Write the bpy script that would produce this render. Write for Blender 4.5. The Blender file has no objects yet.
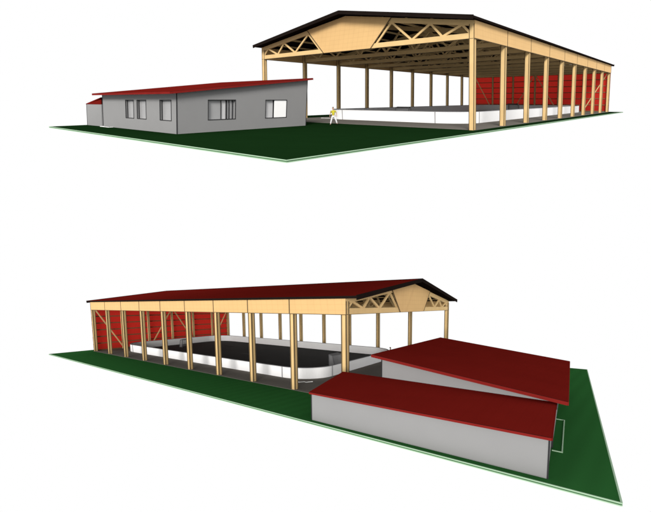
# two covered-rink plots, fitted plot dimensions first
PARAMS = [
    dict(W=26.234, Ht=8.249, Hf=6.948, Hr=10.090, p=0.424, og=1.306, oe=0.307, rz=8.399, rrz=10.413, pt=5.355, pb=3.022, azl=2.694, azh=4.004, rzl=2.972, rzh=4.342, bzl0=1.996, bzl1=1.993, qz0=2.629, qz1=2.627, qz2=2.058, qz3=2.060, b=7.345, c=0.000, k=0.007, lx=0.128, ly=0.218, qx2=-0.785, qx3=-13.111, s00x=-23.198, s00y=-13.994, s01x=-23.014, s01y=19.578, s10x=68.878, s10y=-15.068, s11x=68.944, s11y=19.219, a00x=-19.104, a00y=1.849, a01x=-19.077, a01y=15.817, a10x=-4.737, a10y=1.793, a11x=-4.728, a11y=15.806, r00x=-19.737, r00y=1.344, r01x=-19.667, r01y=16.363, r10x=-4.067, r10y=1.243, r11x=-4.170, r11y=16.373, B00x=-19.210, B00y=15.839, B01x=-19.360, B01y=19.242, B10x=-0.875, B10y=15.819, B11x=-0.936, B11y=19.235, q00x=-19.088, q00y=15.766, q01x=-19.276, q01y=19.377, q10x=-0.717, q10y=15.794, q11x=-0.794, q11y=19.385),
    dict(W=26.236, Ht=6.894, Hf=5.776, Hr=8.392, p=0.377, og=1.095, oe=0.143, rz=6.979, rrz=8.749, pt=5.264, pb=3.237, azl=2.022, azh=3.118, rzl=2.271, rzh=3.502, bzl0=1.531, bzl1=1.463, qz0=2.107, qz1=2.187, qz2=1.614, qz3=1.632, b=4.707, c=0.000, k=-0.129, lx=-0.121, ly=0.161, qx2=-0.785, qx3=-13.111, s00x=-14.019, s00y=-13.323, s01x=-14.135, s01y=18.533, s10x=44.426, s10y=-13.437, s11x=44.363, s11y=18.307, a00x=-12.053, a00y=0.279, a01x=-12.054, a01y=14.234, a10x=-3.399, a10y=0.282, a11x=-3.400, a11y=14.248, r00x=-12.531, r00y=-0.123, r01x=-12.545, r01y=14.601, r10x=-2.861, r10y=-0.130, r11x=-2.857, r11y=14.553, B00x=-12.009, B00y=14.232, B01x=-12.052, B01y=18.085, B10x=-0.768, B10y=14.236, B11x=-0.737, B11y=18.125, q00x=-12.118, q00y=14.217, q01x=-12.114, q01y=18.237, q10x=-0.652, q10y=14.210, q11x=-0.681, q11y=18.254),
]
# [array([-0.06840927,  0.98387831,  0.16523811]), array([-0.01885425,  0.99432805,  0.10467209])] lawn normals [array([-0.00172887,  0.91907652,  0.39407532]), array([-0.00101738,  0.9956999 , -0.09263198])]
CAM_LOC = [0.0, 0.0, 12.0]
CAM_AXES = [[0.999046, 0.0, -0.043666], [0.043265, 0.135189, 0.989875], [0.005903, -0.99082, 0.13506]]
SITE_ROT = [[[0.699219, -0.713767, 0.040363], [0.696055, 0.666814, -0.266208], [0.163096, 0.214233, 0.96307]], [[-0.748256, -0.66211, 0.041516], [0.652491, -0.72319, 0.22639], [-0.119871, 0.196486, 0.973152]]]
SITE_LOC = [[5.9084, 43.1983, 21.1598], [9.9863, 35.8283, -3.3303]]
FOCAL, PRINCIPAL = 394.5846, (297.816, 268.281)

import bpy, math, random
from mathutils import Matrix, Vector

random.seed(4)
SC = bpy.context.scene
COL = SC.collection

# ------------------------------------------------------------------ materials
def srgb(r, g, b):
    f = lambda c: (c / 12.92) if c <= 0.04045 else ((c + 0.055) / 1.055) ** 2.4
    return (f(r / 255), f(g / 255), f(b / 255))

def new_mat(name, col, rough=0.85, var=0.06, scale=1.2, spec=0.15, bump=0.0):
    """plain painted / sawn surface: base colour broken up by a soft noise"""
    m = bpy.data.materials.new(name); m.use_nodes = True
    nt = m.node_tree; b = nt.nodes['Principled BSDF']
    b.inputs['Roughness'].default_value = rough
    b.inputs['Specular IOR Level'].default_value = spec
    tc = nt.nodes.new('ShaderNodeTexCoord')
    n = nt.nodes.new('ShaderNodeTexNoise'); n.inputs['Scale'].default_value = scale
    n.inputs['Detail'].default_value = 5
    nt.links.new(tc.outputs['Object'], n.inputs['Vector'])
    r = nt.nodes.new('ShaderNodeValToRGB')
    r.color_ramp.elements[0].position = .3; r.color_ramp.elements[1].position = .7
    r.color_ramp.elements[0].color = (*[c * (1 - var) for c in col], 1)
    r.color_ramp.elements[1].color = (*[c * (1 + var) for c in col], 1)
    nt.links.new(n.outputs['Fac'], r.inputs['Fac'])
    nt.links.new(r.outputs['Color'], b.inputs['Base Color'])
    if bump:
        bp = nt.nodes.new('ShaderNodeBump'); bp.inputs['Strength'].default_value = bump
        n2 = nt.nodes.new('ShaderNodeTexNoise'); n2.inputs['Scale'].default_value = scale * 12
        nt.links.new(tc.outputs['Object'], n2.inputs['Vector'])
        nt.links.new(n2.outputs['Fac'], bp.inputs['Height']); nt.links.new(bp.outputs['Normal'], b.inputs['Normal'])
    return m

def stripes(m, axis, period, amount, col, width=0.12, smooth=False):
    """thin joints (or soft mowing bands) running across one object axis, multiplied on the base colour"""
    nt = m.node_tree; b = nt.nodes['Principled BSDF']
    src = b.inputs['Base Color'].links[0].from_socket
    tc = nt.nodes.new('ShaderNodeTexCoord'); sp = nt.nodes.new('ShaderNodeSeparateXYZ')
    nt.links.new(tc.outputs['Object'], sp.inputs[0])
    d = nt.nodes.new('ShaderNodeMath'); d.operation = 'DIVIDE'; d.inputs[1].default_value = period
    nt.links.new(sp.outputs[axis], d.inputs[0])
    if smooth:
        s = nt.nodes.new('ShaderNodeMath'); s.operation = 'MULTIPLY'; s.inputs[1].default_value = 2 * math.pi
        nt.links.new(d.outputs[0], s.inputs[0])
        f = nt.nodes.new('ShaderNodeMath'); f.operation = 'SINE'; nt.links.new(s.outputs[0], f.inputs[0])
        g = nt.nodes.new('ShaderNodeMath'); g.operation = 'MULTIPLY_ADD'; g.inputs[1].default_value = .5; g.inputs[2].default_value = .5
        nt.links.new(f.outputs[0], g.inputs[0])
    else:
        f = nt.nodes.new('ShaderNodeMath'); f.operation = 'FRACT'; nt.links.new(d.outputs[0], f.inputs[0])
        g = nt.nodes.new('ShaderNodeMath'); g.operation = 'LESS_THAN'; g.inputs[1].default_value = width
        nt.links.new(f.outputs[0], g.inputs[0])
    a = nt.nodes.new('ShaderNodeMath'); a.operation = 'MULTIPLY'; a.inputs[1].default_value = amount
    nt.links.new(g.outputs[0], a.inputs[0])
    mx = nt.nodes.new('ShaderNodeMix'); mx.data_type = 'RGBA'
    nt.links.new(a.outputs[0], mx.inputs['Factor']); nt.links.new(src, mx.inputs['A'])
    mx.inputs['B'].default_value = (*col, 1)
    nt.links.new(mx.outputs['Result'], b.inputs['Base Color'])
    return m

WOOD = new_mat('pine_timber', (.57, .395, .185), var=.07, scale=.9)
PLY = new_mat('pine_panel', (.56, .36, .158), var=.03, scale=.7)
stripes(PLY, 0, .6, .22, (.43, .265, .11), .12); stripes(PLY, 1, .6, .22, (.43, .265, .11), .12); stripes(PLY, 2, .4, .22, (.43, .265, .11), .14)
EDGE = new_mat('dark_timber_edge', (.10, .07, .035))
def translucent(m, col, amt):
    nt = m.node_tree; b = nt.nodes['Principled BSDF']; t = nt.nodes.new('ShaderNodeBsdfTranslucent'); t.inputs['Color'].default_value = (*col, 1)
    mx = nt.nodes.new('ShaderNodeMixShader'); mx.inputs[0].default_value = amt
    nt.links.new(b.outputs[0], mx.inputs[1]); nt.links.new(t.outputs[0], mx.inputs[2])
    nt.links.new(mx.outputs[0], nt.nodes['Material Output'].inputs['Surface'])
RAIL = new_mat('timber_rail', (.16, .085, .04))
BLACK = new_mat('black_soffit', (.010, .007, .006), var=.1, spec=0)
RED = new_mat('dark_red_sheet_roof', (.118, .0072, .0052), rough=.9, var=.05, scale=.5, spec=0)
stripes(RED, 0, .5, .18, (.098, .006, .0042), .12)
FASC = new_mat('bright_red_fascia', (.155, .0125, .0105), rough=.9, spec=0)
CLAD = new_mat('red_cladding', (.33, .020, .014), rough=.75, var=.08, scale=.6, spec=0)
translucent(CLAD, (.68, .030, .020), .40)          # translucency added so the shaded end wall glows brighter inside
GREY = new_mat('grey_render', (.213, .213, .215), var=.015, scale=.8, bump=.03)
LINE = new_mat('dark_grey_trim', (.022, .022, .024))
PANE = new_mat('grey_window_pane', (.27, .27, .275), rough=.25, spec=.4, var=.04)
PALE = new_mat('pale_window_pane', (.45, .45, .46), rough=.3, spec=.4, var=.03)
SKYPANE = new_mat('white_sky_pane', (.84, .84, .84), var=.01)  # white panel colour stands in for bright sky seen through the window
BOARD = new_mat('white_rink_board', (.80, .80, .81), rough=.6, var=.01, spec=.05)
CAP = new_mat('grey_board_cap', (.20, .20, .21))
JOINT = new_mat('grey_board_joint', (.30, .30, .31))
FLOOR = new_mat('brown_grey_concrete', (.140, .128, .115), var=.05, scale=.5, bump=.05, spec=0)
RINK = new_mat('dark_sports_floor', (.072, .072, .073), rough=.9, var=.04, scale=.3, spec=.02)
MARK = new_mat('pale_floor_paint', (.075, .075, .078))
MARKD = new_mat('dark_floor_paint', (.013, .013, .014))
TURF = [new_mat('shade_painted_turf', (.0049, .0190, .0049), rough=.95, var=.05, scale=.4, bump=.1, spec=0),  # upper lawn: its shade is put into a darker green
        new_mat('green_turf', (.0195, .092, .0230), rough=.95, var=.015, scale=.4, bump=.1, spec=0)]
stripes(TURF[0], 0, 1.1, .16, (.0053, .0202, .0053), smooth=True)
stripes(TURF[1], 0, .9, .35, (.0155, .070, .0175), smooth=True)
KERB = new_mat('pale_green_edging', (.29, .42, .29), var=.05)
SIDE = new_mat('green_slab_side', (.07, .15, .075))
STEEL = new_mat('grey_goal_tube', (.10, .10, .105), rough=.4, spec=.5)
SKIN = new_mat('skin', (.42, .26, .18), var=.03)
VEST = new_mat('yellow_vest', (.42, .38, .025), var=.08, scale=6)
TROUS = new_mat('white_trousers', (.62, .62, .64), var=.03)
HAIR = new_mat('brown_hair', (.06, .04, .03))
SHOE = new_mat('dark_shoes', (.03, .03, .03))
WHITE = new_mat('white_paint', (.8, .8, .8))

def net_mat():
    m = bpy.data.materials.new('grey_goal_net'); m.use_nodes = True
    nt = m.node_tree; b = nt.nodes['Principled BSDF']
    b.inputs['Base Color'].default_value = (.34, .34, .35, 1); b.inputs['Roughness'].default_value = .8
    tr = nt.nodes.new('ShaderNodeBsdfTransparent'); mx = nt.nodes.new('ShaderNodeMixShader')
    out = nt.nodes['Material Output']
    mx.inputs[0].default_value = .55          # share of the view the fine mesh covers
    nt.links.new(tr.outputs[0], mx.inputs[1]); nt.links.new(b.outputs[0], mx.inputs[2])
    nt.links.new(mx.outputs[0], out.inputs['Surface'])
    return m
NET = net_mat()

# ------------------------------------------------------------------ mesh helper
class MB:
    """collects shapes in plot coordinates; build() links them as ONE mesh object"""
    def __init__(s, *mats): s.v = []; s.f = []; s.mi = []; s.mats = list(mats)
    def face(s, pts, mi=0):
        n = len(s.v); s.v += [tuple(p) for p in pts]; s.f.append(tuple(range(n, n + len(pts)))); s.mi.append(mi)
    def prism(s, bottom, top, mi=0, side=None, bot=None):
        """two polygons of equal count, bottom listed counter-clockwise seen from above"""
        side = mi if side is None else side; bot = side if bot is None else bot
        n = len(bottom); o = len(s.v); s.v += [tuple(p) for p in bottom] + [tuple(p) for p in top]
        s.f.append(tuple(o + i for i in reversed(range(n)))); s.mi.append(bot)
        s.f.append(tuple(o + n + i for i in range(n))); s.mi.append(mi)
        for i in range(n):
            j = (i + 1) % n; s.f.append((o + i, o + j, o + n + j, o + n + i)); s.mi.append(side)
    def box(s, x0, x1, y0, y1, z0, z1, mi=0):
        q = [(x0, y0), (x1, y0), (x1, y1), (x0, y1)]
        s.prism([(*p, z0) for p in q], [(*p, z1) for p in q], mi)
    def bar(s, a, b, w, h, up=(0, 0, 1), mi=0):
        """square-edged beam from a to b: w across, h along up"""
        a = Vector(a); b = Vector(b); d = (b - a).normalized(); u = Vector(up)
        r = d.cross(u)
        if r.length < 1e-4: r = d.cross(Vector((1, 0, 0)))
        r.normalize(); u = r.cross(d).normalized()
        r *= w / 2; u *= h / 2
        A = [a - r - u, a + r - u, a + r + u, a - r + u]; B = [p + (b - a) for p in A]
        o = len(s.v); s.v += [tuple(p) for p in A + B]
        for q in ((3, 2, 1, 0), (4, 5, 6, 7), (0, 1, 5, 4), (1, 2, 6, 5), (2, 3, 7, 6), (3, 0, 4, 7)):
            s.f.append(tuple(o + i for i in q)); s.mi.append(mi)
    def tube(s, a, b, r, seg=8, mi=0):
        a = Vector(a); b = Vector(b); d = (b - a).normalized()
        x = d.orthogonal().normalized(); y = d.cross(x); o = len(s.v)
        for p in (a, b):
            for k in range(seg):
                t = 2 * math.pi * k / seg; s.v.append(tuple(p + (x * math.cos(t) + y * math.sin(t)) * r))
        for k in range(seg):
            j = (k + 1) % seg; s.f.append((o + k, o + j, o + seg + j, o + seg + k)); s.mi.append(mi)
        s.f.append(tuple(o + k for k in reversed(range(seg)))); s.mi.append(mi)
        s.f.append(tuple(o + seg + k for k in range(seg))); s.mi.append(mi)

def tag(o, label=None, cat=None, group=None, kind=None):
    if label: o['label'] = label
    if cat: o['category'] = cat
    if group: o['group'] = group
    if kind: o['kind'] = kind
    return o

class Site:
    """one plot: turns plot coordinates into the scene and links things and parts"""
    def __init__(s, P, M):
        s.P = P; s.M = M; s.plumb = (0, 0, 0, 0); s.fan = 0; s.L = 9 * P['b']; s.z = P['Ht'] / 7.0        # hall length, height scale of the plot
    def sk(s, p):
        x, y, z = p; P = s.P
        a, b, c, d = s.plumb                 # the low buildings stand a little steeper than the slope's posts
        if s.fan:        # hall: the far row of posts stands steeper than the near one
            g = s.fan * min(1, max(0, y / P['W'] + .5)) * max(0, 1 - x / s.L); a, b, c, d = .046 * g, -.046 * g, -.25 * g, .25 * g
        return Vector((x + P['k'] * y + (P['lx'] + a) * z + c, y + (P['ly'] + b) * z + d, z))
    def thing(s, name, base, label, cat, group=None):
        o = bpy.data.objects.new(name, None); o.empty_display_size = .5; COL.objects.link(o)
        o.matrix_world = s.M @ Matrix.Translation(s.sk(base)); o['base'] = [float(c) for c in s.sk(base)]
        return tag(o, label, cat, group)
    def mesh(s, name, mb, parent=None, base=None, smooth=False):
        if parent is not None: b = Vector(parent['base'])
        else: b = s.sk(base)
        me = bpy.data.meshes.new(name)
        me.from_pydata([tuple(s.sk(p) - b) for p in mb.v], [], mb.f)
        for m in mb.mats: me.materials.append(m)
        for p, i in zip(me.polygons, mb.mi): p.material_index = i; p.use_smooth = smooth
        me.update()
        o = bpy.data.objects.new(name, me); COL.objects.link(o)
        o['base'] = [float(c) for c in b]
        if parent is not None: o.parent = parent
        else: o.matrix_world = s.M @ Matrix.Translation(b)
        return o

# ------------------------------------------------------------------ builders
def build_ground(S, which):
    P = S.P
    q = [(P[f's{i}{j}x'], P[f's{i}{j}y']) for i, j in ((0, 0), (1, 0), (1, 1), (0, 1))]
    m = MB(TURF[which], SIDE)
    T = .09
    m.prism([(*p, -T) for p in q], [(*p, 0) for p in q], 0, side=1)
    g = S.mesh('lawn', m, base=(*q[0], 0))
    tag(g, ('lawn plate with shade painted into its darker green, under the grey house with windows', 'mid green lawn plate with pale edging under the two red roofs')[which], kind='structure')
    # pale edging: one strip along the top arris, one along the bottom
    c = Vector((sum(p[0] for p in q) / 4, sum(p[1] for p in q) / 4))
    for z, w in ((-.012, .034), (-T - .01, .036)):
        e = MB(KERB)
        for a in range(4):
            A, B = q[a], q[(a + 1) % 4]
            e.bar((*A, z), (*B, z), .06, w)
        S.mesh('edging', e, parent=g)
    h = P['W'] / 2; L = 9 * P['b']
    f = MB(FLOOR); f.box(-.05, L + .3, -h - .02, h + .02, .004, .03)
    tag(S.mesh('hall_floor', f, base=(0, 0, 0)), ('dark concrete floor under the upper timber hall', 'brown grey concrete floor round the white rink')[which], kind='structure')
    # rink surface
    R = MB(RINK)
    R.face([(x, y, .036) for x, y in rink_outline(S)])
    r = S.mesh('rink_floor', R, base=(28, 0, 0)); tag(r, 'dark playing surface inside the white boards', kind='structure')
    k = MB(MARK); k.box(S.L * .51, S.L * .555, .8, 1.3, .036, .041); S.mesh('centre_marking', k, parent=r)
    k = MB(MARKD); k.box(S.L * .72, S.L * .765, -3.8, -3.2, .036, .041); S.mesh('spot_marking', k, parent=r)

def rink_outline(S, off=0.0, n=8):
    RX0, RX1, RY0, RY1, RR = S.L * (.122 if S.P['b'] < 6 else .110), S.L * .95, -9.3, 9.9, 3.3
    pts = []
    for cx, cy, a0 in ((RX0 + RR, RY0 + RR, 180), (RX1 - RR, RY0 + RR, 270), (RX1 - RR, RY1 - RR, 0), (RX0 + RR, RY1 - RR, 90)):
        for k in range(n + 1):
            t = math.radians(a0 + 90 * k / n); pts.append((cx + (RR + off) * math.cos(t), cy + (RR + off) * math.sin(t)))
    return pts

def build_boards(S, which):
    t = S.thing('rink_boards', (28, 0, .03), ('white boards with rounded corners closing the rink beyond the person in yellow',
                'white boards with rounded corners round the dark rink, seen from above')[which], 'rink boards')
    H = .98 * S.z; N = 18
    inner = rink_outline(S, 0, N); outer = rink_outline(S, .07, N); n = len(inner)
    cap = MB(CAP); ci = rink_outline(S, -.02, N); co = rink_outline(S, .09, N)
    def seg(mb, idx, z0, z1, I, O):
        for a, b in zip(idx[:-1], idx[1:]):
            a %= n; b %= n
            mb.prism([(*I[a], z0), (*O[a], z0), (*O[b], z0), (*I[b], z0)], [(*I[a], z1), (*O[a], z1), (*O[b], z1), (*I[b], z1)])
    for c in range(4):
        m = MB(BOARD); seg(m, list(range(c * (N + 1), c * (N + 1) + N + 1)), .03, H, inner, outer); S.mesh('corner_board', m, t)
        m = MB(BOARD); a = c * (N + 1) + N; seg(m, [a, a + 1], .03, H, inner, outer); S.mesh('straight_board', m, t)
        for e in (c * (N + 1), c * (N + 1) + N):
            j = MB(JOINT); x, y = outer[e]; j.box(x - .05, x + .05, y - .05, y + .05, .03, H); S.mesh('joint', j, t)
    seg(cap, list(range(n + 1)), H, H + .05, ci, co); S.mesh('cap', cap, t)

def build_goal(S, which, x, y, face, label):
    t = S.thing('goal', (x, y, .036), label, 'goal', ('goals in the upper rink', 'goals in the lower rink')[which])
    w, hh, dp = .95, 1.25 * S.z, .75; f = face
    z0 = .04
    fr = MB(STEEL)
    for a, b in (((x, y - w, z0), (x, y - w, hh)), ((x, y + w, z0), (x, y + w, hh)), ((x, y - w, hh), (x, y + w, hh)),
                 ((x, y - w, z0), (x - f * dp, y - w, z0)), ((x, y + w, z0), (x - f * dp, y + w, z0)), ((x - f * dp, y - w, z0), (x - f * dp, y + w, z0)),
                 ((x, y - w, hh), (x - f * dp * .6, y - w, hh * .93)), ((x, y + w, hh), (x - f * dp * .6, y + w, hh * .93)), ((x - f * dp * .6, y - w, hh * .93), (x - f * dp * .6, y + w, hh * .93)),
                 ((x - f * dp * .6, y - w, hh * .93), (x - f * dp, y - w, z0)), ((x - f * dp * .6, y + w, hh * .93), (x - f * dp, y + w, z0))):
        fr.tube(a, b, .05)
    S.mesh('frame', fr, t)
    nt = MB(NET)
    B = [(x - f * dp, y - w, z0), (x - f * dp, y + w, z0)]; T2 = [(x - f * dp * .6, y - w, hh * .93), (x - f * dp * .6, y + w, hh * .93)]
    nt.face([B[0], B[1], T2[1], T2[0]]); nt.face([T2[0], T2[1], (x, y + w, hh), (x, y - w, hh)])
    for k, sy in ((0, -w), (1, w)): nt.face([(x, y + sy, z0), (x, y + sy, hh), T2[k], B[k]])
    S.mesh('net', nt, t)

def build_hall(S, which):
    P = S.P; h = P['W'] / 2; b = P['b']; L = 9 * b; p = .36 * S.z ** .5
    Ht, Hf, Hr = P['Ht'], P['Hf'], P['Hr']; sl = (Hr - Ht) / h
    t = S.thing('timber_hall', (0, 0, 0), ('open pine hall with black eaves behind the grey house with windows',
                'open pine hall with dark red roof standing behind two red mono-pitch roofs')[which], 'hall')
    zr = lambda y: Hr - sl * abs(y)
    # roof
    og, oe, rz, rrz = P['og'], P['oe'], P['rz'], P['rrz']; T = .17
    ye = h + oe
    sec = [(-ye, rz), (0, rrz), (ye, rz)]
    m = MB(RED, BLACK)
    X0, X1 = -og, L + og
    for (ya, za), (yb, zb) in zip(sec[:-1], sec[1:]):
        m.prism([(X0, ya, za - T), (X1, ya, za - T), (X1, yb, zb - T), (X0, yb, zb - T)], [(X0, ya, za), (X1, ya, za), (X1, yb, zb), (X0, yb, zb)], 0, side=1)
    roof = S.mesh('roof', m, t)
    rc = MB(BLACK); rc.bar((X0, 0, rrz + .01), (X1, 0, rrz + .01), .22, .05); S.mesh('ridge_cap', rc, roof)
    for sx, xx in ((-1, X0), (1, X1)):
        bb = MB(BLACK)
        for sy in (-1, 1):
            bb.bar((xx + sx * .03, sy * ye, rz - T * .7), (xx + sx * .03, 0, rrz - T * .7), .05, T * 1.9)
        S.mesh('barge_board', bb, roof)
    # side posts, fascia panels
    for sy in (-1, 1):
        for i in range(10):
            x = b * i; y = sy * (h - .07 - p / 2)
            m = MB(WOOD, EDGE)
            top = Ht - .25
            m.box(x - p / 2, x + p / 2, y - p / 2, y + p / 2, .002, top)
            e = .036 if which else .026
            for ax in (-1, 1):
                for ay in (-1, 1):
                    m.box(x + ax * p / 2 - e, x + ax * p / 2 + e, y + ay * p / 2 - e, y + ay * p / 2 + e, .03, top - .01, 1)
            S.mesh('post', m, t)
        for i in range(9):
            m = MB(PLY)
            xa = b * i + p / 2 + .05 if i else -p / 2; xb = b * (i + 1) + p / 2 - .05
            ya, yb = sorted((sy * (h - .06), sy * h))
            m.box(xa, xb, ya, yb, Hf, Ht - .02)
            S.mesh('fascia_panel', m, t)
            m = MB(EDGE); ya, yb = sorted((sy * (h - .06), sy * (h + .015)))
            m.box(xb, xb + .10, ya, yb, Hf - .01, Ht - .02); S.mesh('cover_strip', m, t)
        m = MB(EDGE); ya, yb = sorted((sy * (h - .05), sy * (h + .01))); m.box(-p / 2, L + p / 2, ya, yb, Hf - .045, Hf); S.mesh('drip_strip', m, t)
    # trusses
    cd = .40
    tops = [12.0, 9.2, 5.3, 1.9]; bots = [12.75, 10.3, 7.4, 3.6, 0]
    for i in range(10):
        x = b * i
        tr = bpy.data.objects.new('truss', None); COL.objects.link(tr); tr.parent = t; tr['base'] = [float(c) for c in t['base']]
        xo = -p / 2 + .11 if i == 0 else x
        m = MB(WOOD, EDGE); m.box(xo - .11, xo + .11, -h + .03, h - .03, Hf, Hf + cd)
        m.box(xo - .12, xo + .12, -h + .03, h - .03, Hf - .03, Hf, 1); S.mesh('bottom_chord', m, tr)
        for sy in (-1, 1):
            m = MB(WOOD); y1 = sy * (h - .03); q0 = (0, Hr - .03); q1 = (y1, zr(y1) - .03); d = .40
            order = 1 if sy > 0 else -1
            pts = [(q0[0], q0[1] - d), (q1[0], q1[1] - d), (q1[0], q1[1]), (q0[0], q0[1])]
            o = len(m.v); m.v += [(xo - .105, yy, zz) for yy, zz in pts] + [(xo + .105, yy, zz) for yy, zz in pts]
            for q in ((0, 1, 2, 3), (4, 5, 6, 7), (0, 1, 5, 4), (1, 2, 6, 5), (2, 3, 7, 6), (3, 0, 4, 7)):
                m.f.append(tuple(o + k for k in q)); m.mi.append(0)
            S.mesh('top_chord', m, tr)
        for sy in (-1, 1):
            zig = []
            for k in range(4): zig += [(bots[k], Hf + cd - .05), (tops[k], zr(tops[k]) - .38)]
            zig.append((0, Hf + cd - .05))
            for a, c in zip(zig[:-1], zig[1:]):
                if i in (0, 9) and max(a[0], c[0]) < 5.0: continue
                m = MB(WOOD); m.bar((xo, sy * a[0], a[1]), (xo, sy * c[0], c[1]), .17, .12, up=(1, 0, 0))
                S.mesh('web_member', m, tr)
    # gable panels, set 4 cm proud of the end trusses
    for xg, s in ((-p / 2, -1), (L + .11, 1)):
        m = MB(PLY, EDGE); pt, pb = P['pt'], P['pb']
        poly = [(-pb, Hf + .0), (pb, Hf + .0), (pt, zr(pt)), (0, Hr), (-pt, zr(pt))]
        xa, xb = xg, xg + s * .05
        A = [(xa, *q) for q in poly]; B = [(xb, *q) for q in poly]
        if s < 0: m.prism(list(reversed(A)), list(reversed(B)))
        else: m.prism(A, B)
        for sy in (-1, 1): m.bar((xb, sy * pb, Hf), (xb, sy * pt, zr(pt)), .07, .05, up=(1, 0, 0), mi=1)
        S.mesh('gable_panel', m, t)
    # purlins under the roof
    for sy in (-1, 1):
        for k in range(5):
            y = sy * (1.6 + 2.5 * k); m = MB(WOOD)
            m.bar((.2, y, zr(y) - .02), (L - .2, y, zr(y) - .02), .12, .16); S.mesh('purlin', m, t)
    # red far end: boarded wall on rails, gable posts, V-braces
    xw = L + p / 2
    w = MB(CLAD); nb = 6; z0, z1 = .12, Hf
    for k in range(nb):
        a = z0 + (z1 - z0) * k / nb; c = z0 + (z1 - z0) * (k + 1) / nb
        w.face([(xw + .02, -h + .02, a), (xw + .02, h - .02, a), (xw + .08, h - .02, c - .012), (xw + .08, -h + .02, c - .012)])
        w.face([(xw + .02, -h + .02, a), (xw + .09, -h + .02, a - .02), (xw + .09, h - .02, a - .02), (xw + .02, h - .02, a)])
    wall = S.mesh('end_wall', w, t)
    for k in range(nb + 1):
        z = z0 + (z1 - z0) * k / nb; m = MB(RAIL)
        m.box(xw - .09, xw + .02, -h + .1, h - .1, z - .07, z + .07); S.mesh('rail', m, wall)
    for y in (-8.75, -4.4, 0, 4.4, 8.75):
        m = MB(WOOD, EDGE); m.box(xw - .38, xw - .10, y - .15, y + .15, .03, Hf)
        for ay in (-1, 1): m.box(xw - .40, xw - .36, y + ay * .15 - .02, y + ay * .15 + .02, .03, Hf, 1)
        S.mesh('gable_post', m, t)
    for ya, za, yb, zb in ((h - .5, Hf - .1, 8.9, .3), (4.1, .3, .2, Hf - .1), (-.2, Hf - .1, -4.2, .3), (-9.0, .3, -h + .5, Hf - .1)):
        m = MB(WOOD); m.bar((xw - .46, ya, za), (xw - .46, yb, zb), .15, .10, up=(1, 0, 0)); S.mesh('brace', m, t)

def wall_face(mb, A, B, z0, za, zb, holes, depth, mi=0, inward=None):
    """wall from A to B (plot xy), flat base z0, top sloping za..zb, with rectangular openings (u0,u1,z0,z1); reveals run inward"""
    A = Vector((A[0], A[1], 0)); B = Vector((B[0], B[1], 0)); d = B - A; Ln = d.length; d /= Ln
    inward = Vector(inward) * depth
    us = sorted({0, Ln, *[u for q in holes for u in q[:2]]})
    def pt(u, z): return A + d * u + Vector((0, 0, z))
    top = lambda u: za + (zb - za) * u / Ln
    for ua, ub in zip(us[:-1], us[1:]):
        hs = [q for q in holes if q[0] <= ua + 1e-6 and q[1] >= ub - 1e-6]
        if not hs: mb.face([pt(ua, z0), pt(ub, z0), pt(ub, top(ub)), pt(ua, top(ua))], mi); continue
        q = hs[0]
        mb.face([pt(ua, z0), pt(ub, z0), pt(ub, q[2]), pt(ua, q[2])], mi)
        mb.face([pt(ua, q[3]), pt(ub, q[3]), pt(ub, top(ub)), pt(ua, top(ua))], mi)
    for u0, u1, a, c in holes:
        R = [(u0, a), (u1, a), (u1, c), (u0, c)]
        for i in range(4):
            p, q = pt(*R[i]), pt(*R[(i + 1) % 4]); mb.face([p, q, q + inward, p + inward], mi)
    return pt, d

def add_window(S, t, pt, d, inw, hole, panes, mull):
    """dark outline, recessed panes (list of (f0,f1,material)), dark mullions at fractions"""
    u0, u1, a, c = hole; iw = Vector(inw); W = u1 - u0
    fr = MB(LINE); g = .035
    out = -iw * .012
    for (ua, za), (ub, zb) in (((u0, a), (u1, a)), ((u0, c), (u1, c))):
        fr.bar(pt(ua - g, za) + out, pt(ub + g, zb) + out, .04, .045)
    for u in (u0, u1): fr.bar(pt(u, a) + out, pt(u, c) + out, .05, .04, up=tuple(iw))
    win = bpy.data.objects.new('window', None); COL.objects.link(win); win.parent = t; win['base'] = [float(x) for x in t['base']]
    S.mesh('frame', fr, win)
    dep = iw * .2
    for f0, f1, m in panes:
        b = MB(m); p = [pt(u0 + W * f0, a) + dep, pt(u0 + W * f1, a) + dep]
        q = [pt(u0 + W * f0, c) + dep, pt(u0 + W * f1, c) + dep]
        k = iw * .03
        if m is SKYPANE: p = [v - iw * .17 for v in p]; q = [v - iw * .17 for v in q]      # added white panel for sky seen through, close behind the outer frame
        b.prism([p[0] + k, p[0], p[1], p[1] + k], [q[0] + k, q[0], q[1], q[1] + k]); S.mesh('sky_pane' if m is SKYPANE else 'pane', b, win)
    for f, wd in mull:
        b = MB(LINE); b.bar(pt(u0 + W * f, a) + dep * .85, pt(u0 + W * f, c) + dep * .85, wd, .08, up=tuple(iw)); S.mesh('mullion', b, win)

def red_roof(S, t, q, zs, T=.14, shaded_ends=False):
    """sloping sheet roof: q = corners ccw, zs = top heights; bright fascia boards round the edge"""
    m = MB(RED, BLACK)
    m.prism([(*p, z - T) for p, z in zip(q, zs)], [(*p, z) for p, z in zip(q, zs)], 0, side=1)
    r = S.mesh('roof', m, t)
    cx = sum(p[0] for p in q) / 4; cy = sum(p[1] for p in q) / 4
    for i in range(4):
        j = (i + 1) % 4; f = MB(RED if shaded_ends and i % 2 else FASC)  # dark red paints the shade onto the end fascias
        a = Vector((*q[i], zs[i] - T / 2 - .02)); c = Vector((*q[j], zs[j] - T / 2 - .02))
        dd = (c - a).normalized(); nn = Vector((dd.y, -dd.x, 0)) * .02
        f.bar(a + nn + dd * .001, c + nn - dd * .001, .04, T + .01); S.mesh('fascia', f, r)
    return r

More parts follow.
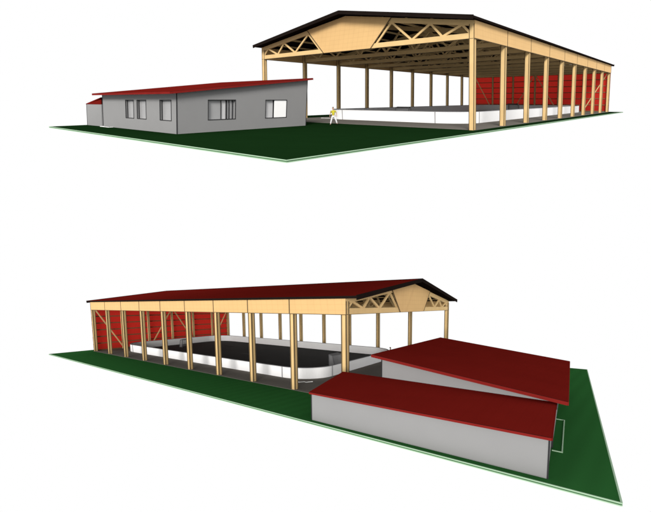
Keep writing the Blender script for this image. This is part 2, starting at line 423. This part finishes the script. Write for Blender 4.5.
def build_house(S, which):
    P = S.P; c = lambda n, i, j: (P[f'{n}{i}{j}x'], P[f'{n}{i}{j}y'])
    zroof = lambda x: P['rzl'] + (P['rzh'] - P['rzl']) * (x - P['r00x']) / (P['r10x'] - P['r00x']) - .135      # roof underside over the walls
    zl, zh = zroof(P['a00x']), zroof(P['a10x'])
    t = S.thing('grey_house', (*c('a', 0, 0), 0), ('light grey house with dark framed windows and thin red mono-pitch roof',
                'grey walled house with the large higher red roof, behind the long lean-to shed')[which], 'house')
    A00, A01, A10, A11 = c('a', 0, 0), c('a', 0, 1), c('a', 1, 0), c('a', 1, 1)
    if which == 0: S.plumb = (.078, -.078, -.115, .115)
    w = MB(GREY, LINE)
    Lf = (Vector(A00) - Vector(A01)).length; sc = Lf / 14.46
    # front wall runs from A01 to A00 (outside is -x); u measured from A01
    fh = [((P['a01y'] - y1), (P['a01y'] - y0), .92, 2.39) for y0, y1 in ((9.05, 10.65), (6.75, 8.4), (2.65, 4.4))] if which == 0 else \
         [(u0 * sc, u1 * sc, .7, 1.8) for u0, u1 in ((5.0, 6.9), (7.3, 9.3), (11.4, 13.3))]
    fh.sort()
    pf, df = wall_face(w, A01, A00, 0, zl, zl, fh, .27, inward=(1, 0, 0))
    Ls = (Vector(A10) - Vector(A00)).length; s2 = Ls / 14.35
    sh = [(2.80 * s2, 5.52 * s2, .91, 2.385), (8.93 * s2, 11.58 * s2, .86, 2.365)]
    if which: sh = [(a, b_, .7, 1.8) for a, b_, z0, z1 in sh]
    ps, ds = wall_face(w, A00, A10, 0, zl, zh, sh, .27, inward=(0, 1, 0))
    wall_face(w, A10, A11, 0, zh, zh, [], .2, inward=(-1, 0, 0))
    wall_face(w, A11, A01, 0, zh, zl, [], .2, inward=(0, -1, 0))
    for (x, y), z in ((A00, zl), (A01, zl), (A10, zh), (A11, zh)): w.bar((x, y, 0), (x, y, z), .06, .06, up=(0, 1, 0), mi=1)
    S.mesh('wall', w, t)
    for q in fh: add_window(S, t, pf, df, (1, 0, 0), q, [(0, 1, PANE)], [(.02, .045)])
    add_window(S, t, ps, ds, (0, 1, 0), sh[0], [(0, .50, PANE), (.50, .67, PALE), (.67, 1, PANE)], [(.50, .04), (.70, .09), (.80, .05), (.93, .05)])
    add_window(S, t, ps, ds, (0, 1, 0), sh[1], [(0, .42, PALE), (.42, 1, SKYPANE)], [(.44, .20)])
    S.plumb = (0, 0, 0, 0)
    q = [c('r', 0, 0), c('r', 1, 0), c('r', 1, 1), c('r', 0, 1)]
    red_roof(S, t, q, [P['rzl'], P['rzh'], P['rzh'], P['rzl']])

def build_leanto(S, which):
    P = S.P; c = lambda n, i, j: (P[f'{n}{i}{j}x'], P[f'{n}{i}{j}y'])
    B00, B10, B11, B01 = c('B', 0, 0), c('B', 1, 0), c('B', 1, 1), c('B', 0, 1)
    g = .03
    B00 = (B00[0], P['a01y'] + g); B10 = (B10[0], P['a11y'] + g)
    z = min(P['bzl0'], P['bzl1']); zt = P['qz0'] - .2
    t = S.thing('lean_to_shed', (*B01, 0), ('small grey lean-to shed with dark red top beside the house with windows',
                'long grey lean-to shed with a lower red roof along the lawn edge')[which], 'shed')
    if which == 0: S.plumb = (.078, -.078, -.115, .115)
    w = MB(GREY, LINE)
    q = [B00, B10, B11, B01]
    w.prism([(*p, 0) for p in q], [(*p, z) for p in q])
    for x, y in q[2:]: w.bar((x, y, 0), (x, y, z), .05, .05, up=(0, 1, 0), mi=1)
    S.mesh('wall', w, t)
    for A, B, s in ((B00, B01, -1), (B10, B11, 1)):      # red triangle closing each end above the wall
        m = MB(RED); xs = s * .03
        lo = [(A[0], A[1], z + .002), (B[0], B[1], z + .002), (A[0], A[1], zt)]
        b0 = [(p[0] - s * .06, p[1], p[2]) for p in lo]; b1 = [(p[0] + xs, p[1], p[2]) for p in lo]
        m.prism(b0, b1); S.mesh('gable_cladding', m, t)
    S.plumb = (0, 0, 0, 0)
    Q = [c('q', 0, 0), c('q', 1, 0), c('q', 1, 1), c('q', 0, 1)]
    Q[0] = (Q[0][0], P['a01y'] + .05); Q[1] = (Q[1][0], P['a11y'] + .05)
    red_roof(S, t, Q, [P['qz0'], P['qz1'], P['qz2'], P['qz3']], .09, True)

def skin_mesh(name, verts, edges, mat, parent, root=0, levels=1):
    me = bpy.data.meshes.new(name); me.from_pydata([v[:3] for v in verts], edges, []); me.materials.append(mat)
    o = bpy.data.objects.new(name, me); COL.objects.link(o); o.parent = parent; o['base'] = list(parent['base'])
    md = o.modifiers.new('skin', 'SKIN'); md.use_smooth_shade = True
    sv = me.skin_vertices[0].data if me.skin_vertices else None
    if sv is None:
        me.attributes.new('skin', 'FLOAT', 'POINT')
    for k, v in enumerate(verts):
        r = v[3]; sv[k].radius = (r, r) if not isinstance(r, tuple) else r
        sv[k].use_root = (k == root)
    sb = o.modifiers.new('sub', 'SUBSURF'); sb.levels = levels; sb.render_levels = levels
    return o

def build_person(S, which):
    P = S.P; pos = (-2.46, .2, .012) if which == 0 else (4.5, -5.75, .035)
    t = S.thing('person', pos, ('person in a yellow vest and white trousers standing legs apart before the rink',
                'person mostly hidden behind the higher red roof, only the top of the head showing')[which], 'person')
    up = Vector((P['lx'], P['ly'], 1)).normalized(); q = Vector((0, 0, 1)).rotation_difference(up).to_matrix().to_4x4()   # stands plumb on the sloping plot
    t.matrix_world = t.matrix_world @ q @ Matrix.Rotation(math.radians(35), 4, 'Z') @ Matrix.Scale(S.z * (.87 if which else .80), 4)
    # facing -x; left/right = y
    V = []; E = []
    def v(x, y, z, r, link=None):
        V.append((x, y, z, r)); k = len(V) - 1
        if link is not None: E.append((link, k))
        return k
    pel = v(0, 0, .98, (.15, .12)); wa = v(0, 0, 1.12, (.135, .105), pel); ch = v(.0, 0, 1.35, (.165, .115), wa); nk = v(0, 0, 1.53, .058, ch); hd = v(-.01, 0, 1.62, (.075, .085), nk); hc = v(-.01, 0, 1.74, (.078, .095), hd); tp = v(0, 0, 1.83, .05, hc)
    nose = v(-.115, 0, 1.69, .014, hc)
    for s in (-1, 1):
        hp = v(0, s * .11, .92, .10, pel); kn = v(-.03, s * .24, .52, .068, hp); an = v(.02, s * .36, .10, .043, kn); v(-.17, s * .40, .045, .036, an)
        sh = v(0, s * .20, 1.44, .062, ch); el = v(.04, s * .34, 1.18, .045, sh); wr = v(-.10, s * .36, .96, .030, el); pm = v(-.13, s * .36, .90, (.036, .022), wr)
        for k in range(4):
            ky = s * (.33 + .02 * k); f1 = v(-.155, ky, .845, .010, pm); v(-.14, ky, .80 + .008 * abs(k - 1), .009, f1)
        v(-.165, s * .325, .885, .011, pm)
        v(-.01, s * .088, 1.69, .018, hc)
    skin_mesh('body', V, E, SKIN, t, levels=2)
    C = [(0, 0, .90, (.175, .14)), (0, 0, 1.12, (.17, .13)), (0, 0, 1.36, (.195, .14)), (0, 0, 1.49, (.11, .09))]; CE = [(0, 1), (1, 2), (2, 3)]
    for s in (-1, 1):
        k = len(C); C += [(0, s * .205, 1.43, .085), (.035, s * .31, 1.24, .066)]; CE += [(2, k), (k, k + 1)]
    skin_mesh('vest', C, CE, VEST, t, levels=2)
    C = [(0, 0, .95, (.165, .135))]; CE = []
    for s in (-1, 1):
        k = len(C); C += [(0, s * .12, .86, .125), (-.03, s * .24, .52, .092), (.015, s * .35, .14, .072)]; CE += [(0, k), (k, k + 1), (k + 1, k + 2)]
    skin_mesh('trousers', C, CE, TROUS, t, levels=2)
    skin_mesh('hair', [(.04, 0, 1.68, .10), (.015, 0, 1.80, (.105, .115)), (.0, 0, 1.86, .07)], [(0, 1), (1, 2)], HAIR, t, levels=2)
    for s in (-1, 1):
        skin_mesh('shoe', [(.05, s * .36, .06, .055), (-.08, s * .385, .05, .052), (-.20, s * .405, .04, .04)], [(0, 1), (1, 2)], SHOE, t, levels=2)
        skin_mesh('eye', [(-.098, s * .032, 1.715, .011), (-.104, s * .032, 1.715, .008)], [(0, 1)], SHOE, t)
    skin_mesh('mouth', [(-.098, -.022, 1.635, .007), (-.098, .022, 1.635, .007)], [(0, 1)], HAIR, t)

def build_small(S, which):
    P = S.P
    # thin white kinked strip on the floor outside the rounded corner of the boards
    pts = [(6.2, 10.6), (5.9, 10.75), (5.6, 10.3), (5.4, 10.4), (5.1, 9.8)] if which else [(8.0, 10.95), (8.15, 10.6), (8.1, 10.2), (8.3, 9.9), (8.35, 9.6)]
    m = MB(WHITE)
    for a, c in zip(pts[:-1], pts[1:]): m.bar((*a, .06), (*c, .06), .08, .04)
    o = S.mesh('white_strip', m, base=(*pts[2], .04))
    tag(o, ('thin white strip lying on the dark floor beside the person in yellow', 'thin white kinked strip on the concrete outside the rounded board corner')[which], 'strip')
    # white rectangle outline on the grass against the front walls
    x = min(P['a00x'], P['B00x']); y0, y1 = (8.9, 14.65) if which else (13.6, 15.7)
    x0 = -12.3 if which else x - .35
    m = MB(KERB if which else WHITE); x1 = x + .3 if which else x - .02
    x1 = x - .01
    x0 = min(x0, x1 - .38)
    w = .05
    for a, c in (((x0, y0), (x0, y1)), ((x0 - w / 2, y0), (x1, y0)), ((x0 - w / 2, y1), (x1, y1))): m.bar((*a, .02), (*c, .02), w, .04)
    o = S.mesh('bed_frame_outline', m, base=(x0, y0, 0)); o.name = 'lawn_outline'
    tag(o, ('short white outline on the grass at the foot of the grey front wall', 'thin pale rectangle outline on the grass by the end of the shed')[which], 'outline')

for which in (0, 1):
    S = Site(PARAMS[which], Matrix([[*SITE_ROT[which][i], SITE_LOC[which][i]] for i in range(3)] + [[0, 0, 0, 1]]))
    build_ground(S, which); build_boards(S, which)
    build_goal(S, which, S.L * .197, 1.1, 1, ('grey netted goal at the open gable end of the upper rink', 'grey netted goal nearest the higher red roof')[which])
    build_goal(S, which, S.L * .852, 1.35, -1, ('grey netted goal by the red end wall of the upper rink', 'grey netted goal near the red end wall of the lower rink')[which])
    S.fan = 1 - which; build_hall(S, which); S.fan = 0; build_house(S, which); build_leanto(S, which); build_person(S, which); build_small(S, which)

SC.render.engine = 'CYCLES'; SC.cycles.max_bounces = 12; SC.cycles.diffuse_bounces = 10          # daylight keeps bouncing between the timber

# ------------------------------------------------------------------ camera
cam = bpy.data.cameras.new('camera'); co = bpy.data.objects.new('camera', cam); COL.objects.link(co)
r, u, bk = (Vector(a) for a in CAM_AXES)
co.matrix_world = Matrix(((r.x, u.x, bk.x, CAM_LOC[0]), (r.y, u.y, bk.y, CAM_LOC[1]), (r.z, u.z, bk.z, CAM_LOC[2]), (0, 0, 0, 1)))
cam.sensor_width = 36; cam.lens = FOCAL / 651 * 36
cam.shift_x = -(PRINCIPAL[0] - 325.5) / 651; cam.shift_y = (PRINCIPAL[1] - 256) / 651
cam.clip_start = .1; cam.clip_end = 1000
SC.camera = co

# ------------------------------------------------------------------ light: white sky, one soft sun from behind the camera's left shoulder
w = bpy.data.worlds.new('World'); SC.world = w; w.use_nodes = True
bg = w.node_tree.nodes['Background']; bg.inputs[0].default_value = (1, 1, 1, 1); bg.inputs[1].default_value = 1.0
sun = bpy.data.lights.new('sun', 'SUN'); sun.energy = 4.0; sun.angle = math.radians(20); sun.color = (1, .97, .92)
so = bpy.data.objects.new('sun', sun); COL.objects.link(so)
Ld = (r * -.24 + u * .14 + bk * .95).normalized()      # towards the sun
so.rotation_euler = Ld.to_track_quat('Z', 'Y').to_euler(); so.location = (0, 60, 60)
SC.view_settings.view_transform = 'Standard'; SC.view_settings.look = 'None'
SC.view_settings.exposure = 0; SC.view_settings.gamma = 1; SC.view_settings.use_curve_mapping = False
